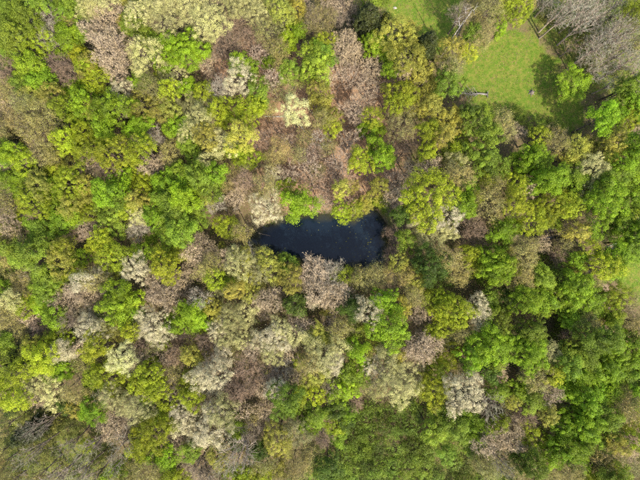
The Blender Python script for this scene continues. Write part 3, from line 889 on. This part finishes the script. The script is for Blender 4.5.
# crowns that reach into the picture from just outside its edges, of the looks that stand there
border = [(x, -5) for x in range(4, 640, 15)] + [(x, 486) for x in range(4, 640, 15)] + [(-5, y) for y in range(6, 480, 15)] + [(645, y) for y in range(6, 480, 15)]
inner = list(recs)
for (x, y) in border:
    if (y < 0 and 380 < x < 472) or (x > 640 and 246 < y < 308):
        continue
    near = sorted(inner, key=lambda q: math.hypot(q[0] - x, q[1] - y))[:4]
    q = rt.choice(near)
    if x > 560 and y < 100 and rt.random() < .7:
        q = (0, 0, 0, 's')
    k = {'v': 'o', 'E': 'g'}.get(q[3], q[3])
    if y > 480 and 330 < x < 505:
        k = 'u'
    recs.append((x + rt.uniform(-4, 4), y + rt.uniform(-3, 3), rt.uniform(9, 13), k, 0.0))
placed = []
for (x, y, r, k, hf) in recs:
    kd, nm, col, words = LOOK[k]
    R = r * .99 * (CAM_H - 10) / FPX
    key = kd
    if k == 's' and y > 380:
        key = 'tall'
    elif kd in ('bare', 'haze'):
        gx_, gy_ = px(x, y)
        if float(sdf(np.array([gx_]), np.array([gy_]), LITTER)[0]) < -1 or (x > 520 and y < 110):
            key = 'thin'
            if x < 450:                 # red-brown budding twigs on the slope above the pond
                col = {'b': (.34, .225, .145), 'P': (.39, .30, .20)}.get(k, col)
    rs = (2.6, 3.4) if key == 'tall' else SIZES[key]
    Rp = min(rs, key=lambda q: abs(q - R))
    tr_me, cr_me = rt.choice(PROTO[key, Rp])
    sc = R / Rp
    Hp = 19.0 if key == 'tall' else height_for(kd, Rp)
    sz = sc * rt.uniform(.78, 1.28) * (.9 if key in ('bare', 'haze', 'thin') else 1)
    if hf:
        sz = sc * hf
    H = Hp * sz
    zc = H - .45 * R
    wx, wy = px(x, y, zc)
    if sdf(np.array([wx]), np.array([wy]), POND)[0] < .2 and kd != 'shrub':   # trunk stands on the bank, not in the water
        for _ in range(40):
            d = sdf(np.array([wx, wx + .1, wx]), np.array([wy, wy, wy + .1]), POND)
            if d[0] > .5:
                break
            g_ = np.array([d[1] - d[0], d[2] - d[0]]); g_ /= np.hypot(*g_) + 1e-9
            wx += g_[0] * .15; wy += g_[1] * .15
    root = bpy.data.objects.new(nm, None)
    C.objects.link(root)
    root.empty_display_size = .5
    root.location = (wx, wy, gz(wx, wy))
    root.rotation_euler = (rt.gauss(0, .02), rt.gauss(0, .02), rt.uniform(0, 6.283))
    root.scale = (sc * rt.uniform(.92, 1.08), sc * rt.uniform(.92, 1.08), sz)
    j = [rt.gauss(1, .10), rt.gauss(1, .10), rt.gauss(1, .10)]
    if kd in ('blossom', 'haze', 'bare'):
        w_ = rt.gauss(1, .05)
        j = [1.0, 1.0, 1 + (w_ - 1) * 1.5]
    if k == 's' and (y > 380 or (x > 500 and y < 110)):      # lichen-grey trees of the two thin stands
        col = (.225, .22, .15)
    v = max(.5, rt.gauss(1, {'shrub': .28, 'blossom': .15}.get(kd, .13)))
    if hf:
        j, v = [1, 1, 1], 1.08
    cc = tuple(max(.004, col[i] * v * (1 + (j[i] - 1) * (.45 if i != 1 else .3))) for i in range(3))
    bk = BARK[k] * rt.uniform(.8, 1.2) * (1.35 if key == 'thin' else 1)
    for nm2, me in (('trunk' if kd != 'shrub' else 'stem', tr_me), ('crown', cr_me)):
        o = bpy.data.objects.new(nm2, me)
        C.objects.link(o)
        o.parent = root
        o.color = (*cc, 1) if nm2 == 'crown' else (bk, bk * .97, bk * .93, 1)
    placed.append([root, x, y, r, k, nm, words])


# ------------------------------------------------------------------ which tree is which
def size_word(r, k):
    if k in 'uv':
        return 'small' if r < 10.5 else 'wide'
    return 'small' if r < 9 else 'mid-sized' if r < 12.5 else 'large' if r < 16.5 else 'very large'


COLS = ['at left edge', 'on left side', 'left of centre', 'near centre, left', 'near centre, right', 'right of centre', 'on right side', 'at right edge']
ROWS = ['top', 'upper', 'upper middle', 'lower middle', 'lower', 'bottom']
POND_PX = [(253, 241), (284, 219), (320, 214), (355, 218), (377, 212), (385, 240), (381, 268), (344, 266), (296, 261)]


def place_words(x, y):
    d = min(math.hypot(x - a, y - b) for a, b in POND_PX)
    if d < 22:
        if x < 258: return "at the pond's left end"
        if x > 384: return "at the pond's right end"
        return "on the pond's " + ('upper' if y < 238 else 'lower') + ' bank'
    if 440 < x < 592 and 25 < y < 130:
        return 'beside the top right meadow'
    return ROWS[max(0, min(5, int(y // 80)))] + ', ' + COLS[max(0, min(7, int(x // 80)))]


facts, looks = [], []
XY = np.array([[p[1], p[2]] for p in placed])
for i, p in enumerate(placed):
    looks.append((size_word(p[3], p[4]) + ' ' + p[6]).strip() + ' ' + place_words(p[1], p[2]))
    d = np.hypot(*(XY - XY[i]).T)
    fs = []
    for j in np.argsort(d)[1:7]:
        dx, dy = p[1] - placed[j][1], p[2] - placed[j][2]
        rel = ('right of' if dx > 0 else 'left of') if abs(dx) > abs(dy) else ('below' if dy > 0 else 'above')
        fs.append(rel + ' ' + placed[j][6].replace('leafy ', '').replace('sparse ', ''))
    facts.append(fs)
by = {}
for i, l in enumerate(looks):
    by.setdefault(l, []).append(i)
ORD = ['leftmost', 'second', 'third', 'fourth', 'fifth', 'sixth', 'seventh', 'eighth', 'ninth', 'tenth', 'eleventh', 'twelfth']


def n_words(s):
    return len(s.replace(',', ' ').split())


for l, ids in by.items():
    mx = sum(placed[q][1] for q in ids) / len(ids)
    my = sum(placed[q][2] for q in ids) / len(ids)
    quad = {q: ('upper' if placed[q][2] < my else 'lower') + ' ' + ('left' if placed[q][1] < mx else 'right') for q in ids}
    for i in ids:
        lab = l
        if len(ids) > 1:
            one = [f for f in facts[i] if all(f not in facts[j] for j in ids if j != i)]
            two = [f + ' and ' + g for f in facts[i] for g in facts[i] if f < g and all(f not in facts[j] or g not in facts[j] for j in ids if j != i)]
            two = [w for w in two if n_words(l + ' ' + w) <= 16]
            if one:
                lab = l + ', ' + one[0]
            elif two:
                lab = l + ', ' + two[0]
            else:
                grp = ids if len(ids) < 7 else [q for q in ids if quad[q] == quad[i]]
                by_x = sorted(grp, key=lambda q: placed[q][1])
                k = min(by_x.index(i), 11)
                lab = l + ', ' + ('' if len(ids) < 7 else quad[i] + ' cluster, ') + (ORD[k] + ' such from left' if k else 'leftmost such')
        ro, nm = placed[i][0], placed[i][5]
        ro['label'] = lab
        ro['category'] = 'shrub' if nm == 'shrub' else 'tree'
        ro['group'] = GROUP[nm]


# ------------------------------------------------------------------ dead wood, stones
def thing(name, label, cat, loc, rz=0.0):
    o = bpy.data.objects.new(name, None)
    C.objects.link(o)
    o.location = loc
    o.rotation_euler = (0, 0, rz)
    o['label'] = label
    o['category'] = cat
    return o


def part(name, me, parent, col=(1, 1, 1, 1)):
    o = bpy.data.objects.new(name, me)
    C.objects.link(o)
    o.parent = parent
    o.color = col
    return o


def snag(x0, y0, H, label, lean, forks):
    bx, by_ = px(x0, y0)
    t = thing('dead_tree', label, 'dead tree', (bx, by_, gz(bx, by_)))
    tb = Tubes()
    top = np.array([lean[0], lean[1], H])
    P = np.array([[0, 0, -.5], [.02, .03, .5], top * .3 + [.15, .1, 0], top * .65 + [-.1, .1, 0], top])
    tb.add(P, [.24, .19, .16, .12, .05], 7)
    part('trunk', tb.mesh('trunk', M_DEAD), t)
    for f, ex in forks:
        s = P[2] + (P[4] - P[2]) * f
        b = Tubes()
        e = s + np.array(ex)
        Q = curve_pts(s, e, .3, 6, rng, .06)
        b.add(Q, np.linspace(.08, .02, 6), 5)
        for _ in range(5):
            s2 = Q[rng.integers(2, 6)]
            b.add(curve_pts(s2, s2 + rng.normal(0, .7, 3) + [0, 0, .6], 0, 4, rng, .05), [.04, .03, .02, .008], 4)
        part('branch', b.mesh('branch', M_DEAD), t)


snag(441, 56, 17, 'tall dead tree with long bare white trunk between lawn and meadow', (.4, .6), [(.55, (1.2, 2.0, 3.0)), (.8, (-.8, 1.2, 2.2))])
snag(453, 42, 16, 'forked dead tree with pale trunk, right of the taller white one', (-.3, .5), [(.5, (-1.0, 1.2, 3.4)), (.75, (1.0, .8, 2.4))])
snag(421, 86, 11, 'leaning dead pale trunk among olive trees left of the meadow', (.5, .4), [(.6, (.7, 1.0, 2.0))])

M_GREY = bark_mat('grey_dead_wood', (.11, .098, .082), (.27, .245, .21))
# uprooted tree lying at the meadow edge
bx, by_ = px(486, 95)
t = thing('fallen_tree', 'grey uprooted tree lying at the lower left meadow edge', 'fallen tree', (bx, by_, gz(bx, by_)))
tb = Tubes()
P = np.array([[0, 0, .42], [-2, .25, .5], [-4.2, -.1, .75], [-6.5, .1, .95], [-8.6, .5, 1.2]])
tb.add(np.concatenate([[[.04, 0, .42]], P]), [.02, .27, .23, .18, .12, .04], 9)
part('trunk', tb.mesh('trunk', M_GREY), t)
rp = Tubes()
for k in range(11):
    a = k * 6.28 / 11
    rp.add([[0, 0, .42], [.25, .45 * math.cos(a), .42 + .35 * math.sin(a)], [.3, .95 * math.cos(a), .5 + .6 * math.sin(a)]], [.14, .08, .02], 5)
part('root_plate', rp.mesh('root_plate', M_GREY), t)
for k in range(26):
    f = rng.uniform(.25, 1)
    i = min(3, int(f * 4)); u_ = f * 4 - i
    s = P[i] * (1 - u_) + P[i + 1] * u_
    sd = 1 if k % 2 else -1
    e = s + np.array([-rng.uniform(.8, 2.4), sd * rng.uniform(.5, 2.2), rng.uniform(-.3, 1.0)])
    b = Tubes()
    Q = curve_pts(s, e, .2, 5, rng, .06)
    b.add(Q, np.linspace(.085, .02, 5), 5)
    for _ in range(4):
        s2 = Q[rng.integers(1, 5)]
        b.add(curve_pts(s2, s2 + np.array([-rng.uniform(.2, .9), rng.normal(0, .6), rng.normal(.2, .3)]), 0, 3, rng), [.03, .02, .006], 4)
    part('branch', b.mesh('branch', M_GREY), t)


def stone(name, label, cat, x0, y0, sx, sy, sz, mat):
    bx, by_ = px(x0, y0)
    n, k = 14, 8
    V = []
    for i in range(k):
        a = -.5 + (math.pi / 2 + .5) * i / (k - 1)
        for j in range(n):
            b = j * 6.2832 / n
            q = 1 + .16 * math.sin(2 * b + i) + .1 * math.sin(5 * b + 2 * i) + rng.normal(0, .03)
            V.append((sx * math.cos(a) * math.cos(b) * q, sy * math.cos(a) * math.sin(b) * q, sz * (math.sin(a) + .1 * math.sin(3 * b))))
    Fs = [(i * n + j, i * n + (j + 1) % n, (i + 1) * n + (j + 1) % n, (i + 1) * n + j) for i in range(k - 1) for j in range(n)]
    Fs.append(tuple((k - 1) * n + j for j in range(n)))
    me = bpy.data.meshes.new(name)
    me.from_pydata(V, [], Fs)
    me.materials.append(mat)
    o = bpy.data.objects.new(name, me)
    C.objects.link(o)
    o.location = (bx, by_, gz(bx, by_) + sz * .15)
    o['label'] = label
    o['category'] = cat


M_STONE = bark_mat('stone', (.26, .235, .18), (.45, .41, .33), 2.0)
M_STUMP = bark_mat('weathered_stump', (.09, .075, .06), (.24, .20, .16), 4.0)
stone('boulder', 'pale boulder lying alone on the top lawn', 'boulder', 395, 8, .42, .36, .28, M_STONE)

# stump in the meadow
bx, by_ = px(531, 93)
t = thing('tree_stump', 'dark weathered stump alone in the meadow grass', 'stump', (bx, by_, gz(bx, by_)))
tb = Tubes()
tb.add([[0, 0, -.3], [0, 0, .05], [.02, 0, .25], [.03, .02, .55], [.03, .02, .551]], [.75, .6, .45, .4, .02], 11)
part('trunk', tb.mesh('trunk', M_STUMP), t)
for k in range(6):
    a = k * 1.047 + .3
    r_ = Tubes()
    r_.add([[.3 * math.cos(a), .3 * math.sin(a), .2], [.75 * math.cos(a), .75 * math.sin(a), .08], [1.2 * math.cos(a + .2), 1.2 * math.sin(a + .2), -.08]], [.16, .11, .03], 5)
    part('root', r_.mesh('root', M_STUMP), t)

# fallen logs
LOGS = [(299, 124, 312, 140, 'grey log on the red leaf litter above the pond, nearest the lemon-cream tree'),
        (338, 170, 332, 148, 'long dark log lying on red leaf litter above the pond'),
        (264, 116, 284, 117, 'pale straight log lying across red leaf litter left of the lemon-cream tree'),
        (366, 176, 376, 196, 'dark log on the litter just above the upper right pond bank'),
        (258, 233, 270, 236, "half-sunk dead log in the pond's left tip"),
        (606, 248, 618, 243, 'pale driftwood log on the tan creek bank')]
for (xa, ya, xb, yb, lab) in LOGS:
    a, b = np.array(px(xa, ya)), np.array(px(xb, yb))
    za, zb = max(gz(*a), WATER_Z), max(gz(*b), WATER_Z)
    t = thing('fallen_log', lab, 'log', (a[0], a[1], za))
    d = np.array([b[0] - a[0], b[1] - a[1], zb - za])
    ts = np.linspace(0, 1, 6)[:, None]
    P = d * ts + rng.normal(0, .06, (6, 3)) + [0, 0, .16]
    P = np.concatenate([P[:1] - d * .001, P, P[-1:] + d * .001])
    tb = Tubes()
    w_ = rng.uniform(.15, .22)
    pale = 'pale' in lab or 'grey' in lab
    tb.add(P, np.concatenate([[.01], np.linspace(w_, w_ * .6, 6), [.01]]), 8)
    part('trunk', tb.mesh('trunk', M_PALE if pale else M_STUMP), t)
    for k in range(3):
        s = P[2 + k]
        b2 = Tubes()
        b2.add(curve_pts(s, s + d / np.linalg.norm(d) * .5 + rng.normal(0, .45, 3) + [0, 0, .35], 0, 4, rng, .03), [.06, .045, .03, .01], 5)
        part('branch', b2.mesh('branch', M_PALE if pale else M_STUMP), t)

# ------------------------------------------------------------------ ground cover, grass, pond debris
def flat_mat(name, a, b, scale, trans=.2):
    m = leaf_mat(name, trans=trans, spread=.5)
    return m


def cover(name, pts, col, size, per, hgt, mat, rad):
    n = len(pts) * per
    ci = np.repeat(np.arange(len(pts)), per)
    cen = pts[ci] + np.stack([rng.normal(0, rad, n), rng.normal(0, rad, n), np.abs(rng.normal(hgt * .5, hgt * .45, n)) + .02], -1)
    nr = unit(rng.normal(0, .55, (n, 3)) + [0, 0, 1])
    q = leaves(cen, nr, size * rng.uniform(.6, 1.4, n))
    t = np.clip(.5 + .3 * rng.normal(size=len(pts))[ci] + .2 * rng.normal(size=n), 0, 1)
    o = bpy.data.objects.new(name, quads(q, mat, name, t))
    C.objects.link(o)
    o.color = (*col, 1)
    o['kind'] = 'stuff'
    return o


def scatter(n, keep):
    X = rng.uniform(-95, 95, n); Y = rng.uniform(-73, 73, n)
    k = keep(X, Y)
    X, Y = X[k], Y[k]
    return np.stack([X, Y, ground_z(X, Y)], -1)


def off_water(X, Y):
    return (sdf(X, Y, POND) > .5) & (np.minimum(line_dist(X, Y, CREEK), line_dist(X, Y, CREEK2)) > .7)


grassy = lambda X, Y: np.minimum.reduce([sdf(X, Y, MEADOW), sdf(X, Y, BANK) + 1.2, sdf(X, Y, LAWN), sdf(X, Y, LAWN2), sdf(X, Y, SPARSE) + 2, sdf(X, Y, GLADE), sdf(X, Y, CORNER) + 2]) + (vnoise(X, Y, 3, 31) - .5) * 4 < .5
P1 = scatter(60000, lambda X, Y: (~grassy(X, Y)) & off_water(X, Y) & (vnoise(X, Y, 5, 32) + .35 * vnoise(X, Y, 1.3, 33) > .60) & (sdf(X, Y, LITTER) > -1.5))
u_ = cover('undergrowth', P1, (.085, .135, .016), .2, 7, .7, M_LEAF, .32)
u_['label'] = 'low green undergrowth on the forest floor between the trees'
u_['category'] = 'undergrowth'
P3 = scatter(9000, lambda X, Y: grassy(X, Y) & off_water(X, Y) & (vnoise(X, Y, 3.2, 71) + .4 * vnoise(X, Y, 1.1, 72) > .82))
u_ = cover('meadow_weeds', P3, (.11, .19, .018), .13, 9, .3, M_LEAF, .22)
u_['label'] = 'rough green weeds standing in the meadow and lawn grass'
u_['category'] = 'weeds'
P2 = scatter(52000, lambda X, Y: off_water(X, Y) & (vnoise(X, Y, 4, 35) > .3))
u_ = cover('leaf_litter', P2, (.26, .165, .10), .17, 3, .06, M_BUD, .35)
u_['label'] = 'dry brown leaf litter strewn over the forest floor'
u_['category'] = 'leaf litter'

# grass tufts: upright blades
G = scatter(150000, lambda X, Y: grassy(X, Y) & off_water(X, Y) & (vnoise(X, Y, 2.2, 36) > .22))
n = len(G) * 3
ci = np.repeat(np.arange(len(G)), 3)
b0 = G[ci] + np.stack([rng.normal(0, .1, n), rng.normal(0, .1, n), np.full(n, -.02)], -1)
d = unit(rng.normal(0, .55, (n, 3)) + [0, 0, .8])
ln = rng.uniform(.1, .26, n) * (.6 + .9 * vnoise(b0[:, 0], b0[:, 1], 3, 37))
sd = unit(np.cross(d, rng.normal(size=(n, 3)))) * .035
V = np.stack([b0 - sd, b0 + sd, b0 + d * ln[:, None]], 1).reshape(-1, 3)
tv = np.clip(.2 + .6 * vnoise(b0[:, 0], b0[:, 1], 1.6, 38) + rng.normal(0, .15, n), 0, 1)
me = mesh_from('grass', V, np.full(n, 3), np.arange(n * 3), M_LEAF, np.repeat(tv, 3))
o = bpy.data.objects.new('grass', me)
C.objects.link(o)
o.color = (.115, .165, .02, 1)
o['kind'] = 'stuff'
o['label'] = 'short green grass of the meadow and the lawns'
o['category'] = 'grass'

# sticks fallen on the bare litter
tb = Tubes()
K = scatter(9000, lambda X, Y: (sdf(X, Y, LITTER) < 2) & off_water(X, Y))
for p in K[:900]:
    a = rng.random() * 6.28
    l_ = rng.uniform(.5, 2.6)
    e = p + np.array([math.cos(a) * l_, math.sin(a) * l_, 0])
    e[2] = gz(e[0], e[1])
    w_ = rng.uniform(.015, .05)
    tb.add(curve_pts(p + [0, 0, .06], e + [0, 0, .1], .05, 4, rng, .05), [w_, w_ * .9, w_ * .7, w_ * .3], 4)
o = bpy.data.objects.new('fallen_sticks', tb.mesh('fallen_sticks', M_PALE))
C.objects.link(o)
o['kind'] = 'stuff'
o['label'] = 'dead sticks strewn over the leaf litter above the pond'
o['category'] = 'sticks'

# sedge along the pond margin
G = scatter(60000, lambda X, Y: (np.abs(sdf(X, Y, POND) - .5) < .8) & (vnoise(X, Y, 2.4, 61) > .42))
n = len(G) * 10
ci = np.repeat(np.arange(len(G)), 10)
b0 = G[ci] + np.stack([rng.normal(0, .12, n), rng.normal(0, .12, n), np.full(n, -.02)], -1)
d = unit(rng.normal(0, .5, (n, 3)) + [0, 0, .9])
ln = rng.uniform(.35, .9, n)
sd = unit(np.cross(d, rng.normal(size=(n, 3)))) * .03
V = np.stack([b0 - sd, b0 + sd, b0 + d * ln[:, None]], 1).reshape(-1, 3)
me = mesh_from('sedge_grass', V, np.full(n, 3), np.arange(n * 3), M_LEAF, np.repeat(rng.random(n), 3))
o = bpy.data.objects.new('sedge_grass', me)
C.objects.link(o)
o.color = (.20, .19, .055, 1)
o['kind'] = 'stuff'
o['label'] = 'dry olive sedge fringing the pond water'
o['category'] = 'sedge'

# leaf scraps and pads floating on the pond
pts = []
for _ in range(1500):
    x = rng.uniform(256, 386); y = rng.uniform(210, 270)
    wx, wy = px(x, y, WATER_Z)
    s = float(sdf(np.array([wx]), np.array([wy]), POND)[0])
    if s > -.3:
        continue
    dens = .03 + .22 * (s > -1.2) + .38 * (x > 345) * float(vnoise(wx, wy, 2.2, 41) > .52) + .06 * (x > 300)
    if rng.random() < dens:
        pts.append((wx, wy))
V, FN, T_, o_ = [], [], [], 0
for (wx, wy) in pts:
    k = 7
    a0 = rng.random() * 6.28
    r_ = .06 + .2 * rng.random() ** 2.2
    for j in range(k):
        a = a0 + j * 6.2832 / k
        q = r_ * rng.uniform(.45, 1.3)
        V.append((wx + q * math.cos(a), wy + .7 * q * math.sin(a), WATER_Z + .012 + rng.uniform(0, .006)))
    FN.append(k); T_ += [rng.random()] * k
me = mesh_from('floating_leaves', V, FN, np.arange(len(V)), M_LEAF, T_)
o = bpy.data.objects.new('floating_leaves', me)
C.objects.link(o)
o.color = (.13, .14, .04, 1)
o['kind'] = 'stuff'
o['label'] = 'small yellowish leaves floating on the dark pond water'
o['category'] = 'leaves'
